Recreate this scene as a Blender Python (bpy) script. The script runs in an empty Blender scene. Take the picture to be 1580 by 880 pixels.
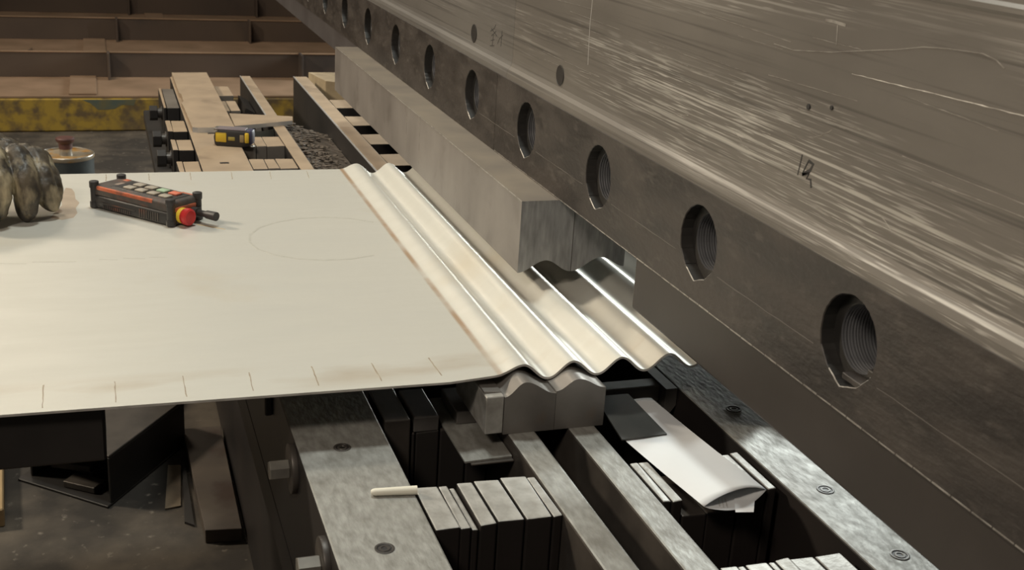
import bpy, bmesh, math, random
from mathutils import Vector, Matrix, noise
random.seed(7)
SC = bpy.context.scene
COL = SC.collection

# ------------------------------------------------------------------ camera
YAW, PITCH, ROLL = [math.radians(a) for a in (19.5626, 19.1664, -3.5264)]
FPX = 1847.4
H = 0.6
fw = Vector((math.sin(YAW)*math.cos(PITCH), math.cos(YAW)*math.cos(PITCH), -math.sin(PITCH)))
r0 = Vector((math.cos(YAW), -math.sin(YAW), 0))
d0 = fw.cross(r0)
rt = r0*math.cos(ROLL) + d0*math.sin(ROLL)
dn = -r0*math.sin(ROLL) + d0*math.cos(ROLL)
cd = bpy.data.cameras.new('camera')
cam = bpy.data.objects.new('camera', cd)
COL.objects.link(cam)
cd.sensor_fit = 'HORIZONTAL'
cd.sensor_width = 36
cd.lens = FPX/1580*36
cd.dof.use_dof = True
cd.dof.focus_distance = 1.75
cd.dof.aperture_fstop = 16
cd.clip_start = 0.02
cd.clip_end = 60
mw = Matrix((( rt.x, -dn.x, -fw.x, 0), (rt.y, -dn.y, -fw.y, 0), (rt.z, -dn.z, -fw.z, H), (0, 0, 0, 1)))
cam.matrix_world = mw
SC.camera = cam

# ------------------------------------------------------------------ light, world, exposure
W = bpy.data.worlds.new('workshop_air')
SC.world = W
W.use_nodes = True
bg = W.node_tree.nodes['Background']
bg.inputs[0].default_value = (1.0, 0.93, 0.84, 1)
bg.inputs[1].default_value = 0.05


def area(name, loc, target, power, col, sx, sy):
    ld = bpy.data.lights.new(name, 'AREA')
    ld.shape = 'RECTANGLE'
    ld.size, ld.size_y = sx, sy
    ld.energy = power
    ld.color = col
    o = bpy.data.objects.new(name, ld)
    COL.objects.link(o)
    o.location = loc
    o.rotation_euler = (Vector(target)-Vector(loc)).to_track_quat('-Z', 'Y').to_euler()
    return o


area('lamp_overhead', (0.30, 2.3, 2.9), (0.4, 1.7, 0), 46, (0.95, 1.0, 0.94), 0.35, 0.35)
area('lamp_far_left', (-3.4, 4.2, 2.7), (0.5, 1.3, 0), 165, (1.0, 0.87, 0.68), 0.5, 0.5)
area('fill_near_left', (-1.6, -0.6, 2.8), (0.4, 1.6, 0), 52, (1.0, 0.88, 0.74), 0.6, 0.6)  # unseen warm fill added from the front left
area('lamp_rear', (2.3, 3.2, 1.2), (0.75, 1.2, 0), 35, (0.93, 1.0, 0.97), 0.3, 0.3)
area('lamp_rear_low', (3.6, 6.6, 0.42), (0.55, 1.8, 0), 165, (0.95, 1.0, 0.95), 1.6, 0.7)
area('lamp_background', (-0.8, 6.4, 3.4), (0.0, 7.0, -0.8), 54, (1.0, 0.86, 0.68), 1.0, 1.0)
SC.view_settings.view_transform = 'Standard'
SC.view_settings.look = 'None'
SC.view_settings.gamma = 1
SC.view_settings.use_curve_mapping = False
SC.view_settings.exposure = 0.0


# ------------------------------------------------------------------ materials
def mat(name, c1, c2=None, scale=8, stretch=(1, 1, 1), lo=0.35, hi=0.65, metal=0.0, rough=0.6, rough2=None,
        bump=0.0, bscale=60, c3=None, scale3=3, lo3=0.55, hi3=0.7, stretch3=(1, 1, 1)):
    m = bpy.data.materials.new(name)
    m.use_nodes = True
    nt = m.node_tree
    N, L = nt.nodes, nt.links
    b = N['Principled BSDF']
    b.inputs['Metallic'].default_value = metal
    b.inputs['Roughness'].default_value = rough
    tc = N.new('ShaderNodeTexCoord')

    def noise_fac(sc, st, l, h, det=6):
        mp = N.new('ShaderNodeMapping')
        mp.inputs['Scale'].default_value = st
        L.new(tc.outputs['Object'], mp.inputs[0])
        nz = N.new('ShaderNodeTexNoise')
        nz.inputs['Scale'].default_value = sc
        nz.inputs['Detail'].default_value = det
        L.new(mp.outputs[0], nz.inputs['Vector'])
        mr = N.new('ShaderNodeMapRange')
        mr.inputs[1].default_value = l
        mr.inputs[2].default_value = h
        L.new(nz.outputs['Fac'], mr.inputs[0])
        return mr.outputs[0]

    def mix(f, a, c):
        mx = N.new('ShaderNodeMix')
        mx.data_type = 'RGBA'
        L.new(f, mx.inputs[0])
        for s, v in ((6, a), (7, c)):
            if hasattr(v, 'is_linked'):
                L.new(v, mx.inputs[s])
            else:
                mx.inputs[s].default_value = (*v, 1)
        return mx.outputs[2]
    m['n'] = 0
    col = None
    if c2:
        f = noise_fac(scale, stretch, lo, hi)
        col = mix(f, c1, c2)
        if rough2 is not None:
            mr = N.new('ShaderNodeMapRange')
            mr.inputs[3].default_value = rough
            mr.inputs[4].default_value = rough2
            L.new(f, mr.inputs[0])
            L.new(mr.outputs[0], b.inputs['Roughness'])
    if c3:
        col = mix(noise_fac(scale3, stretch3, lo3, hi3), col if col else c1, c3)
    if col:
        L.new(col, b.inputs['Base Color'])
    else:
        b.inputs['Base Color'].default_value = (*c1, 1)
    if bump:
        bp = N.new('ShaderNodeBump')
        bp.inputs['Strength'].default_value = bump
        bp.inputs['Distance'].default_value = 0.002
        mp = N.new('ShaderNodeMapping')
        mp.inputs['Scale'].default_value = stretch
        L.new(tc.outputs['Object'], mp.inputs[0])
        nz = N.new('ShaderNodeTexNoise')
        nz.inputs['Scale'].default_value = bscale
        nz.inputs['Detail'].default_value = 4
        L.new(mp.outputs[0], nz.inputs['Vector'])
        L.new(nz.outputs['Fac'], bp.inputs['Height'])
        L.new(bp.outputs[0], b.inputs['Normal'])
    return m, N, L, b, tc, noise_fac, mix


def M(*a, **k):
    return mat(*a, **k)[0]


floor_m = M('stained concrete floor', (.115, .094, .072), (.034, .028, .023), 5.5, lo=.34, hi=.6, rough=.8, bump=.6, bscale=45,
            c3=(.22, .19, .155), scale3=42, lo3=.64, hi3=.78)
wall_m = M('workshop wall paint', (.10, .085, .07), (.07, .06, .05), 2, rough=.9)
bar_m = M('oxidised clamp bar steel', (.066, .055, .048), (.036, .030, .027), 9, (1, 1.0, 2.5), lo=.38, hi=.62, metal=.15, rough=.55, rough2=.45, bump=.5, bscale=55,
          c3=(.10, .086, .075), scale3=38, stretch3=(1, .8, 2), lo3=.56, hi3=.8)
punch_m = M('dark punch steel', (.056, .047, .042), (.044, .037, .033), 6, metal=.15, rough=.5, bump=.06, bscale=60)
punch_far_m = M('grey punch steel', (.11, .10, .1), (.08, .07, .07), 6, metal=.2, rough=.55)
hole_m = M('dark bore steel', (.05, .046, .042), (.03, .028, .026), 12, metal=.2, rough=.5)
plug_m = M('threaded bore steel', (.20, .20, .21), (.11, .11, .115), 6, (120, 1, 1), metal=.3, rough=.42)
block_m = M('machined forming block steel', (.30, .275, .255), (.215, .195, .18), 7, (1, 1, .7), metal=.25, rough=.5, bump=.05, bscale=50,
            c3=(.17, .15, .135), scale3=14, lo3=.55, hi3=.8)
blockend_m = M('sawn end grey steel', (.42, .42, .42), (.22, .22, .22), 34, (4, 1, .8), lo=.25, hi=.75, metal=.4, rough=.4, bump=.15, bscale=60)
blocktop_m = M('dusty block top', (.20, .165, .125), (.15, .125, .1), 9, rough=.75)
die_m = M('ground die steel', (.30, .28, .26), (.20, .185, .17), 9, metal=.55, rough=.38, rough2=.5, bump=.04, bscale=80,
          c3=(.25, .15, .085), scale3=11, lo3=.62, hi3=.8)
rail_m = M('worn bright rail steel', (.39, .385, .36), (.23, .222, .20), 110, (1, .4, 1), lo=.30, hi=.70, metal=.3, rough=.48, rough2=.56, bump=.35, bscale=180,
           c3=(.145, .128, .105), scale3=9, lo3=.55, hi3=.80)
shim_m = M('hammered shim steel', (.50, .49, .46), (.28, .265, .24), 34, lo=.35, hi=.65, metal=.3, rough=.5, bump=.5, bscale=90,
           c3=(.17, .15, .13), scale3=12, lo3=.58, hi3=.75)
dull_m = M('dull shim steel', (.11, .095, .082), (.06, .052, .046), 12, metal=.4, rough=.45, bump=.1, bscale=60)
mid_m = M('grey bar stock', (.22, .205, .19), (.14, .13, .12), 14, metal=.4, rough=.45, bump=.1, bscale=60)
dark_m = M('black greasy steel', (.030, .026, .024), (.02, .018, .017), 8, metal=.1, rough=.5)
frame_m = M('dark brown frame paint', (.024, .019, .017), (.014, .012, .0115), 5, rough=.5, bump=.1, bscale=30)
dust_m = M('dust covered steel', (.37, .275, .185), (.29, .215, .145), 12, rough=.85, bump=.08, bscale=60,
           c3=(.15, .105, .07), scale3=7, lo3=.62, hi3=.75)
dustside_m = M('dusty grey steel', (.16, .14, .12), (.11, .095, .08), 14, rough=.7)
edge_m = M('bright ground edge', (.62, .61, .60), metal=.5, rough=.35)
rustpanel_m = M('rusty brown plate', (.115, .083, .062), (.085, .062, .049), 1.5, rough=.8, c3=(.045, .037, .034), scale3=1.1, lo3=.58, hi3=.68)
rustflat_m = M('rusty flat plate', (.33, .22, .145), (.24, .16, .10), 4, rough=.85)
black_m = M('black plastic', (.034, .031, .030), rough=.5)
blackworn_m = M('worn black plastic', (.085, .068, .058), (.05, .043, .039), 60, rough=.55, c3=(.19, .075, .045), scale3=26, lo3=.56, hi3=.75)
orange_m = M('dirty orange plastic', (.55, .13, .055), (.22, .075, .045), 45, lo=.4, hi=.65, rough=.5)
red_m = M('red plastic', (.62, .035, .035), (.5, .03, .03), 60, rough=.35)
yellow_m = M('yellow plastic', (.80, .55, .05), rough=.4)
btn_m = M('worn grey button', (.42, .37, .30), (.30, .26, .21), 80, rough=.5)
btng_m = M('green button', (.36, .48, .33), rough=.5)
btnr_m = M('orange red button', (.62, .17, .10), rough=.5)
navy_m = M('navy rubber', (.055, .055, .10), rough=.5)
steel_m = M('bright fastener steel', (.5, .48, .43), (.35, .33, .3), 30, metal=.7, rough=.3)
paper_m = M('white paper', (.77, .79, .81), (.71, .72, .73), 6, rough=.8, bump=.25, bscale=22)
chalk_m = M('chalk', (.80, .77, .66), rough=.8)
glove_m = M('grimy leather glove', (.105, .082, .054), (.028, .023, .018), 34, (1, 1, .55), lo=.36, hi=.62, rough=.5, bump=.9, bscale=75,
            c3=(.44, .365, .235), scale3=24, lo3=.51, hi3=.68, stretch3=(1.2, 1, .5))
sleeve_m = M('sleeve cloth', (.10, .10, .11), (.07, .07, .08), 40, rough=.9)
mark_m = M('bend marker ink', (.30, .235, .165), (.42, .36, .27), 60, rough=.7)
faint_m = M('faint scuff', (.585, .57, .51), (.66, .64, .575), 90, rough=.45, metal=.4)
ink_m = M('black marker ink', (.028, .025, .024), rough=.6)
scratch_m = M('scraped bright steel', (.48, .45, .41), (.25, .225, .2), 80, metal=.5, rough=.4)
timber_m = M('raw timber', (.45, .31, .16), (.36, .24, .12), 8, (1, 1, 6), rough=.8)
can_m = M('grey can paint', (.075, .085, .085), (.055, .06, .06), 15, rough=.45, metal=.3)
canlid_m = M('stained can lid', (.36, .30, .22), (.45, .25, .07), 14, lo=.5, hi=.62, rough=.5, metal=.3)
knob_m = M('brown knob', (.13, .055, .045), (.09, .045, .04), 30, rough=.5)
debris_m = M('mill scale', (.085, .065, .05), (.15, .12, .095), 40, rough=.7, metal=.2)

# yellow beam with a teal patch
yel_m, N, L, b, tc, nf, mix = mat('flaking yellow paint', (.42, .285, .045), (.15, .105, .05), 15, lo=.43, hi=.62, rough=.75, bump=.2, bscale=30,
                                  c3=(.13, .10, .07), scale3=2.2, lo3=.56, hi3=.75)
# scratched ram
def ram_mat(name, base, dark, bright, amt):
    m, N, L, b, tc, nf, mix = mat(name, base, dark, 3.0, (1, .7, 2.2), lo=.35, hi=.7, metal=.35, rough=.45, bump=.10, bscale=30)
    src = b.inputs['Base Color'].links[0].from_socket
    s1 = nf(1.0, (1, 2.0, 240), .54, .66, 3)      # long thin scratches
    s2 = nf(1.0, (1, 1.0, 9), .47, .64, 4)        # where they gather
    s3 = nf(1.0, (1, 14, 420), .55, .66, 2)
    mu = N.new('ShaderNodeMath'); mu.operation = 'MULTIPLY'
    ad = N.new('ShaderNodeMath'); ad.operation = 'ADD'; ad.use_clamp = True
    sc = N.new('ShaderNodeMath'); sc.operation = 'MULTIPLY'; sc.inputs[1].default_value = .9
    L.new(s3, sc.inputs[0])
    L.new(s1, ad.inputs[0]); L.new(sc.outputs[0], ad.inputs[1])
    L.new(ad.outputs[0], mu.inputs[0]); L.new(s2, mu.inputs[1])
    am = N.new('ShaderNodeMath'); am.operation = 'MULTIPLY'; am.inputs[1].default_value = amt
    L.new(mu.outputs[0], am.inputs[0])
    c = mix(am.outputs[0], src, bright)
    # dark fine scores
    s4 = nf(1.0, (1, 2, 190), .56, .70, 3)
    d4 = N.new('ShaderNodeMath'); d4.operation = 'MULTIPLY'; d4.inputs[1].default_value = .6
    L.new(s4, d4.inputs[0])
    c = mix(d4.outputs[0], c, tuple(v*.55 for v in dark))
    L.new(c, b.inputs['Base Color'])
    mr = N.new('ShaderNodeMapRange'); mr.inputs[3].default_value = .48; mr.inputs[4].default_value = .33
    L.new(am.outputs[0], mr.inputs[0]); L.new(mr.outputs[0], b.inputs['Roughness'])
    return m


ram_m = ram_mat('scratched ram steel', (.215, .195, .172), (.135, .120, .106), (.64, .61, .56), .9)
ramfar_m = ram_mat('smooth ram steel', (.20, .185, .168), (.14, .127, .115), (.42, .395, .37), .6)
rambrown_m = ram_mat('brown ram steel', (.13, .10, .075), (.10, .078, .06), (.26, .22, .18), .35)

# stainless sheet with a rust line along the first fold
sheet_m, N, L, b, tc, nf, mix = mat('brushed stainless sheet', (.70, .685, .625), (.66, .642, .58), 5, (1, 4, 1), metal=.40, rough=.42, rough2=.48,
                                    c3=(.60, .53, .41), scale3=3.2, lo3=.60, hi3=.85)
src = b.inputs['Base Color'].links[0].from_socket
sx = N.new('ShaderNodeSeparateXYZ'); L.new(tc.outputs['Object'], sx.inputs[0])
nzf = nf(9, (1, 1, 1), .3, .6)
def band(sock, c, w):
    a = N.new('ShaderNodeMath'); a.operation = 'SUBTRACT'; a.inputs[1].default_value = c; L.new(sock, a.inputs[0])
    ab = N.new('ShaderNodeMath'); ab.operation = 'ABSOLUTE'; L.new(a.outputs[0], ab.inputs[0])
    mr = N.new('ShaderNodeMapRange'); mr.inputs[1].default_value = w; mr.inputs[2].default_value = w*.35
    mr.inputs[3].default_value = 0; mr.inputs[4].default_value = 1; L.new(ab.outputs[0], mr.inputs[0])
    return mr.outputs[0]
def mul(a, c, k=None):
    q = N.new('ShaderNodeMath'); q.operation = 'MULTIPLY'; L.new(a, q.inputs[0])
    if k is None: L.new(c, q.inputs[1])
    else: q.inputs[1].default_value = k
    return q.outputs[0]
c = mix(mul(mul(band(sx.outputs['X'], .4555-.1, .0055), nzf), None, .8), src, (.40, .24, .12))
st = mul(mul(band(sx.outputs['Y'], 1.345-1.83, .045), nf(5, (1, 3, 1), .46, .70)), None, .5)
c = mix(st, c, (.42, .31, .19))
L.new(c, b.inputs['Base Color'])


# ------------------------------------------------------------------ mesh helpers
class B:
    """collects shapes in world coordinates for ONE mesh object"""
    def __init__(s):
        s.bm = bmesh.new()

    def add(s, other):
        me = bpy.data.meshes.new('tmp')
        other.to_mesh(me)
        other.free()
        s.bm.from_mesh(me)
        bpy.data.meshes.remove(me)
        return s

    def box(s, x0, x1, y0, y1, z0, z1, bev=.0, seg=1, rot=0, jitter=0):
        t = bmesh.new()
        bmesh.ops.create_cube(t, size=1)
        c = Vector(((x0+x1)/2, (y0+y1)/2, (z0+z1)/2))
        for v in t.verts:
            v.co = Vector((v.co.x*(x1-x0), v.co.y*(y1-y0), v.co.z*(z1-z0)))
            if jitter:
                v.co += Vector([random.uniform(-jitter, jitter) for _ in range(3)])
        if bev:
            bmesh.ops.bevel(t, geom=list(t.edges), offset=bev, segments=seg, profile=.5, affect='EDGES')
        R = Matrix.Rotation(rot, 4, 'Z')
        for v in t.verts:
            v.co = R @ v.co + c
        return s.add(t)

    def cyl(s, p0, p1, r0, r1=None, n=24, bev=0):
        p0, p1 = Vector(p0), Vector(p1)
        r1 = r0 if r1 is None else r1
        t = bmesh.new()
        d = p1-p0
        bmesh.ops.create_cone(t, cap_ends=True, segments=n, radius1=r0, radius2=r1, depth=d.length)
        if bev:
            es = [e for e in t.edges if len([f for f in e.link_faces if len(f.verts) > 4]) == 1]
            bmesh.ops.bevel(t, geom=es, offset=bev, segments=2, profile=.5, affect='EDGES')
        q = d.to_track_quat('Z', 'Y').to_matrix().to_4x4()
        for v in t.verts:
            v.co = q @ v.co + (p0+p1)/2
        return s.add(t)

    def lathe(s, prof, c, axis='Z', n=32):
        t = bmesh.new()
        c = Vector(c)
        rings = []
        for r, h in prof:
            ring = []
            for k in range(n):
                a = 2*math.pi*k/n
                p = Vector((r*math.cos(a), r*math.sin(a), h))
                if axis == 'X':
                    p = Vector((p.z, p.x, p.y))
                ring.append(t.verts.new(c+p))
            rings.append(ring)
        for a, bb in zip(rings, rings[1:]):
            for k in range(n):
                t.faces.new((a[k], a[(k+1) % n], bb[(k+1) % n], bb[k]))
        t.faces.new(rings[0][::-1])
        t.faces.new(rings[-1])
        bmesh.ops.recalc_face_normals(t, faces=t.faces)
        return s.add(t)

    def prism(s, pts, y0, y1, ny=1, axis='Y'):
        """outline in (x,z) extruded along y (or (x,y) along z)"""
        t = bmesh.new()
        rows = []
        for k in range(ny+1):
            y = y0+(y1-y0)*k/ny
            rows.append([t.verts.new((p[0], y, p[1]) if axis == 'Y' else (p[0], p[1], y)) for p in pts])
        n = len(pts)
        for a, bb in zip(rows, rows[1:]):
            for k in range(n):
                t.faces.new((a[k], a[(k+1) % n], bb[(k+1) % n], bb[k]))
        t.faces.new(rows[0][::-1])
        t.faces.new(rows[-1])
        bmesh.ops.recalc_face_normals(t, faces=t.faces)
        return s.add(t)

    def tube(s, pts, r, n=8):
        pts = [Vector(p) for p in pts]
        t = bmesh.new()
        rings = []
        for i, p in enumerate(pts):
            d = (pts[min(i+1, len(pts)-1)]-pts[max(i-1, 0)]).normalized()
            q = d.to_track_quat('Z', 'Y')
            rr = r[i] if isinstance(r, (list, tuple)) else r
            rings.append([t.verts.new(p+q @ Vector((rr*math.cos(2*math.pi*k/n), rr*math.sin(2*math.pi*k/n), 0))) for k in range(n)])
        for a, bb in zip(rings, rings[1:]):
            for k in range(n):
                t.faces.new((a[k], a[(k+1) % n], bb[(k+1) % n], bb[k]))
        t.faces.new(rings[0][::-1]); t.faces.new(rings[-1])
        bmesh.ops.recalc_face_normals(t, faces=t.faces)
        return s.add(t)

    def ribbon(s, pts, w, nrm, th=.0003):
        """thin mark following pts on a surface with normal nrm"""
        pts = [Vector(p) for p in pts]
        nrm = Vector(nrm)
        t = bmesh.new()
        row = []
        for i, p in enumerate(pts):
            d = (pts[min(i+1, len(pts)-1)]-pts[max(i-1, 0)]).normalized()
            sd = d.cross(nrm).normalized()
            ww = (w[i] if isinstance(w, (list, tuple)) else w)/2
            row.append([t.verts.new(p+sd*ww), t.verts.new(p+sd*ww+nrm*th), t.verts.new(p-sd*ww+nrm*th), t.verts.new(p-sd*ww)])
        for a, bb in zip(row, row[1:]):
            for k in range(4):
                t.faces.new((a[k], a[(k+1) % 4], bb[(k+1) % 4], bb[k]))
        t.faces.new(row[0][::-1]); t.faces.new(row[-1])
        bmesh.ops.recalc_face_normals(t, faces=t.faces)
        return s.add(t)

    def poly(s, pts, th, up=(0, 0, 1), bev=0):
        """slab whose top outline is pts, thickness th downwards"""
        t = bmesh.new()
        up = Vector(up)
        a = [t.verts.new(Vector(p)) for p in pts]
        bb = [t.verts.new(Vector(p)-up*th) for p in pts]
        n = len(pts)
        t.faces.new(a); t.faces.new(bb[::-1])
        for k in range(n):
            t.faces.new((a[k], bb[k], bb[(k+1) % n], a[(k+1) % n]))
        bmesh.ops.recalc_face_normals(t, faces=t.faces)
        if bev:
            bmesh.ops.bevel(t, geom=list(t.edges), offset=bev, segments=1, profile=.5, affect='EDGES')
        return s.add(t)

    def obj(s, name, m, parent=None, smooth=False, origin=None, label=None, space=False):
        """link as one object; shapes are in world coordinates unless space (then local to the parent)"""
        me = bpy.data.meshes.new(name)
        if parent is None:
            if origin is None:
                vs = [v.co for v in s.bm.verts]
                origin = Vector(((min(v.x for v in vs)+max(v.x for v in vs))/2, (min(v.y for v in vs)+max(v.y for v in vs))/2, min(v.z for v in vs)))
            off = Vector(origin)
        elif space:
            off = Vector((0, 0, 0))
        else:
            off = Vector((0, 0, 0))
            q = parent
            while q:
                off += q.location
                q = q.parent
        for v in s.bm.verts:
            v.co -= off
        if smooth:
            for f in s.bm.faces:
                f.smooth = True
        s.bm.to_mesh(me)
        s.bm.free()
        if smooth:
            me.set_sharp_from_angle(angle=math.radians(35))
        o = bpy.data.objects.new(name, me)
        COL.objects.link(o)
        if parent is None:
            o.location = off
        else:
            o.parent = parent
        for mm in (m if isinstance(m, (list, tuple)) else [m]):
            me.materials.append(mm)
        if label:
            o['label'] = label
        return o


def tag(o, label, cat, group=None, kind=None):
    o['label'] = label
    o['category'] = cat
    if group:
        o['group'] = group
    if kind:
        o['kind'] = kind
    return o


def thing(name, loc, label, cat, group=None, rz=0):
    o = bpy.data.objects.new(name, None)
    o.empty_display_size = .05
    COL.objects.link(o)
    o.location = loc
    o.rotation_euler = (0, 0, rz)
    return tag(o, label, cat, group)


def struct(o):
    o['kind'] = 'structure'
    return o


def paint(o, m, test):
    """give the faces that pass test a second material"""
    o.data.materials.append(m)
    k = len(o.data.materials)-1
    for p in o.data.polygons:
        if test(p):
            p.material_index = k


ZF = -.85           # floor
ZB = -.0675         # top of the bed rails
K = 1.0068


# ------------------------------------------------------------------ setting
struct(B().box(-6, 6, -2, 15, ZF-.1, ZF).obj('floor', floor_m))
struct(B().box(-6, 6, 14.5, 14.7, ZF, 4.5).obj('wall_back', wall_m))

# ------------------------------------------------------------------ background: yellow beam and ribbed panel
yb = B()
yb.box(-3.2, 3.4, 6.64, 6.94, ZF, -.6725, .008)
o = yb.obj('support_beam', yel_m)
tag(o, 'long flaking yellow painted beam on the floor under the brown ribbed panel', 'beam')
tp = B().poly([(-.10, 6.639, -.68), (.17, 6.639, -.68), (.16, 6.639, -.712), (.10, 6.639, -.708), (.06, 6.639, -.73), (-.02, 6.639, -.735), (-.06, 6.639, -.70)], .001, (0, -1, 0))
tp.obj('paint_patch', M('teal paint', (.10, .13, .11), (.17, .15, .07), 14, rough=.7), o, label='teal paint patch')

rp = thing('ribbed_panel', (0, 8, -.672), 'large rusty brown steel panel with upright ribs lying behind the press', 'steel panel')
B().box(-4.2, 3.6, 6.645, 13.2, -.672, -.660, .002).obj('base_plate', rustflat_m, rp)
for y, zt, xs in ((7.21, -.523, (-1.05, .045, 1.13, 2.2)), (8.66, -.518, (-.85, .118, 1.0, 1.95)), (10.08, -.512, (-.75, .235, 1.22, 2.2)), (11.5, -.505, (-.3, .75, 1.7))):
    g = B().box(-4.2, 3.6, y, y+.012, -.660, zt, .002).obj('upright_plate', rustpanel_m, rp)
    B().box(-4.2, 3.6, y-.004, y+.016, zt, zt+.008, .002).obj('top_edge', rustflat_m, g)
    for x in xs:
        B().box(x-.007, x+.007, y-.10, y, -.660, zt+.012, .002).obj('stiffener', rustpanel_m, rp)
for x, y0, y1 in ((-.095, 6.66, 7.19), (-.03, 7.9, 8.64), (.42, 9.2, 10.06)):
    B().box(x-.07, x+.07, y0, y1, -.660, -.648, .003).obj('cleat', rustflat_m, rp)
B().poly([(-.72, 7.35, -.645), (-.60, 7.3, -.645), (-.40, 8.2, -.645), (-.55, 8.25, -.645)], .012).obj('cleat', rustflat_m, rp)

# ------------------------------------------------------------------ press bed
bed = thing('press_bed', (.5, 2.1, ZF), 'dark steel bed of the press with long bolted side rails', 'press bed')
body = B().box(.255, 1.05, .30, 3.95, ZF, -.252, .004).obj('bed_body', frame_m, bed)
B().tube([(.254, y, -.50+.0015*math.sin(y*160)) for y in [.4+i*.012 for i in range(280)]], .0035, 6).obj('weld_bead', dull_m, body)
B().box(.197*K, .254, .30, 3.83, -.315, -.25, .003).obj('apron', frame_m, bed)
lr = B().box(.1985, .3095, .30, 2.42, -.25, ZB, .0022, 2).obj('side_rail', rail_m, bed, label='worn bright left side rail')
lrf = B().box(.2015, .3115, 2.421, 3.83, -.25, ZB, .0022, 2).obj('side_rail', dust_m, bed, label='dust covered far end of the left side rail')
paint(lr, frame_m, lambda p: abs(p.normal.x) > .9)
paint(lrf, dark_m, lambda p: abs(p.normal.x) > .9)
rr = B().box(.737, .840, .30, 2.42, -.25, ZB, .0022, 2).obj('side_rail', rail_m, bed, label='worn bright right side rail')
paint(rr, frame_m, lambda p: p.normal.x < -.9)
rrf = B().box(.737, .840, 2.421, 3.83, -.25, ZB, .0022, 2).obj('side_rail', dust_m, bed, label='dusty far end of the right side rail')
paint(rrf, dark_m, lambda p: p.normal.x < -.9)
B().box(.842, 1.05, .30, 3.95, -.25, -.09, .003).obj('rear_beam', frame_m, bed)
B().box(.118, .2005, 2.50, 3.80, -.20, -.165, .003).obj('clamp_ledge', dark_m, bed)


def flush_screw(x, y, rail, m=steel_m):
    s = B()
    s.lathe([(.0105, -.004), (.0105, .0006), (.0092, .0009), (.0080, .0006), (.0076, .0001), (.0062, .0001), (.0058, .0007), (.0036, .0007), (.0032, .0001), (.0001, .0001)], (x, y, ZB), n=28)
    o = s.obj('socket_screw', [dull_m, dark_m], rail, smooth=True)
    for p in o.data.polygons:
        r = math.hypot(p.center.x+bed.location.x-x, p.center.y+bed.location.y-y)
        if .0061 < r < .0080 or r < .0033:
            p.material_index = 1
    return o


for y in (1.2785, 1.0478, .82):
    flush_screw(.2513, y, lr)
for y in (1.2817, 1.057, .912, .70):
    flush_screw(.7815, y, rr)
for y in (2.71, 2.60, 3.02, 3.28):
    s = B().box(.245, .265, y-.006, y+.006, ZB-.002, ZB+.0006)
    s.obj('slot', dark_m, lrf, label='dark slot in the dusty rail')


def hex_bolt(y, z, rail, x=.1985, r=.0125, wash=.031, L=.024, m=steel_m):
    w = B().cyl((x-.007, y, z), (x+.001, y, z), wash, n=32, bev=.0012).obj('washer', dull_m, rail, smooth=True)
    h = B().cyl((x-.007-L, y, z), (x-.007, y, z), r, n=6, bev=.0012).obj('bolt_head', m, rail)


hex_bolt(1.305, -.103, lr)
hex_bolt(1.086, -.103, lr)
hex_bolt(.86, -.103, lr)
B().box(.188, .1985, 1.50, 1.58, -.125, -.085, .002).obj('clamp_lug', dark_m, lr)

# die rails on the bed (loose, held by shims)
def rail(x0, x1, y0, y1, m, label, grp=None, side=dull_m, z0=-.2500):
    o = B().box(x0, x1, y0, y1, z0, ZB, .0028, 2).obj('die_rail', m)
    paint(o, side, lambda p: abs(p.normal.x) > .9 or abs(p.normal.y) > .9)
    return tag(o, label, 'steel rail', grp)


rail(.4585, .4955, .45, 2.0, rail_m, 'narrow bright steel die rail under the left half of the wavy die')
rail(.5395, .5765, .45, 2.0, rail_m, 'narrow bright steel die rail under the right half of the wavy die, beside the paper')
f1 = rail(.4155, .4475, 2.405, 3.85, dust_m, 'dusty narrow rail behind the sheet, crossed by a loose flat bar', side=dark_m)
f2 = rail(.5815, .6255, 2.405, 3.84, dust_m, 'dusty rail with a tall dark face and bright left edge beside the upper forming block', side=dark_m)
B().box(.5812, .5850, 2.41, 3.84, ZB-.002, ZB+.0008, .0006).obj('ground_edge', edge_m, f2, label='bright ground edge')
B().box(.4152, .4185, 3.2, 3.85, ZB-.002, ZB+.0008, .0006).obj('ground_edge', edge_m, f1, label='bright ground edge')

# ------------------------------------------------------------------ shims (each a thing)
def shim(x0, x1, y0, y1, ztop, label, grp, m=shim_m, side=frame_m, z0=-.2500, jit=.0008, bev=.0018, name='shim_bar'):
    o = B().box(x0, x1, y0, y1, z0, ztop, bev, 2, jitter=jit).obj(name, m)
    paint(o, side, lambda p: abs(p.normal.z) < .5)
    return tag(o, label, 'shim', grp)


ords = ['first', 'second', 'third', 'fourth', 'fifth', 'sixth', 'seventh']
seq = [(.3125, .3392), (.3405, .3515), (.3532, .3598), (.3618, .3808), (.3828, .4128), (.4145, .4450), (.4462, .4572)]
desc = ['wide', 'narrow', 'thin', 'narrow', 'wide', 'wide', 'narrow']
for i, (a, c_) in enumerate(seq):
    d = [.0, -.002, -.006, -.0005, .0, .0005, -.0012][i]
    shim(a*1.0, c_, 1.0725+.002*random.random(), 1.166+.002*random.random(), ZB-.001+d,
         f'{desc[i]} steel shim {ords[i]} from the chalk in the near left row of seven', 'shims in the near left row')
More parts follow.
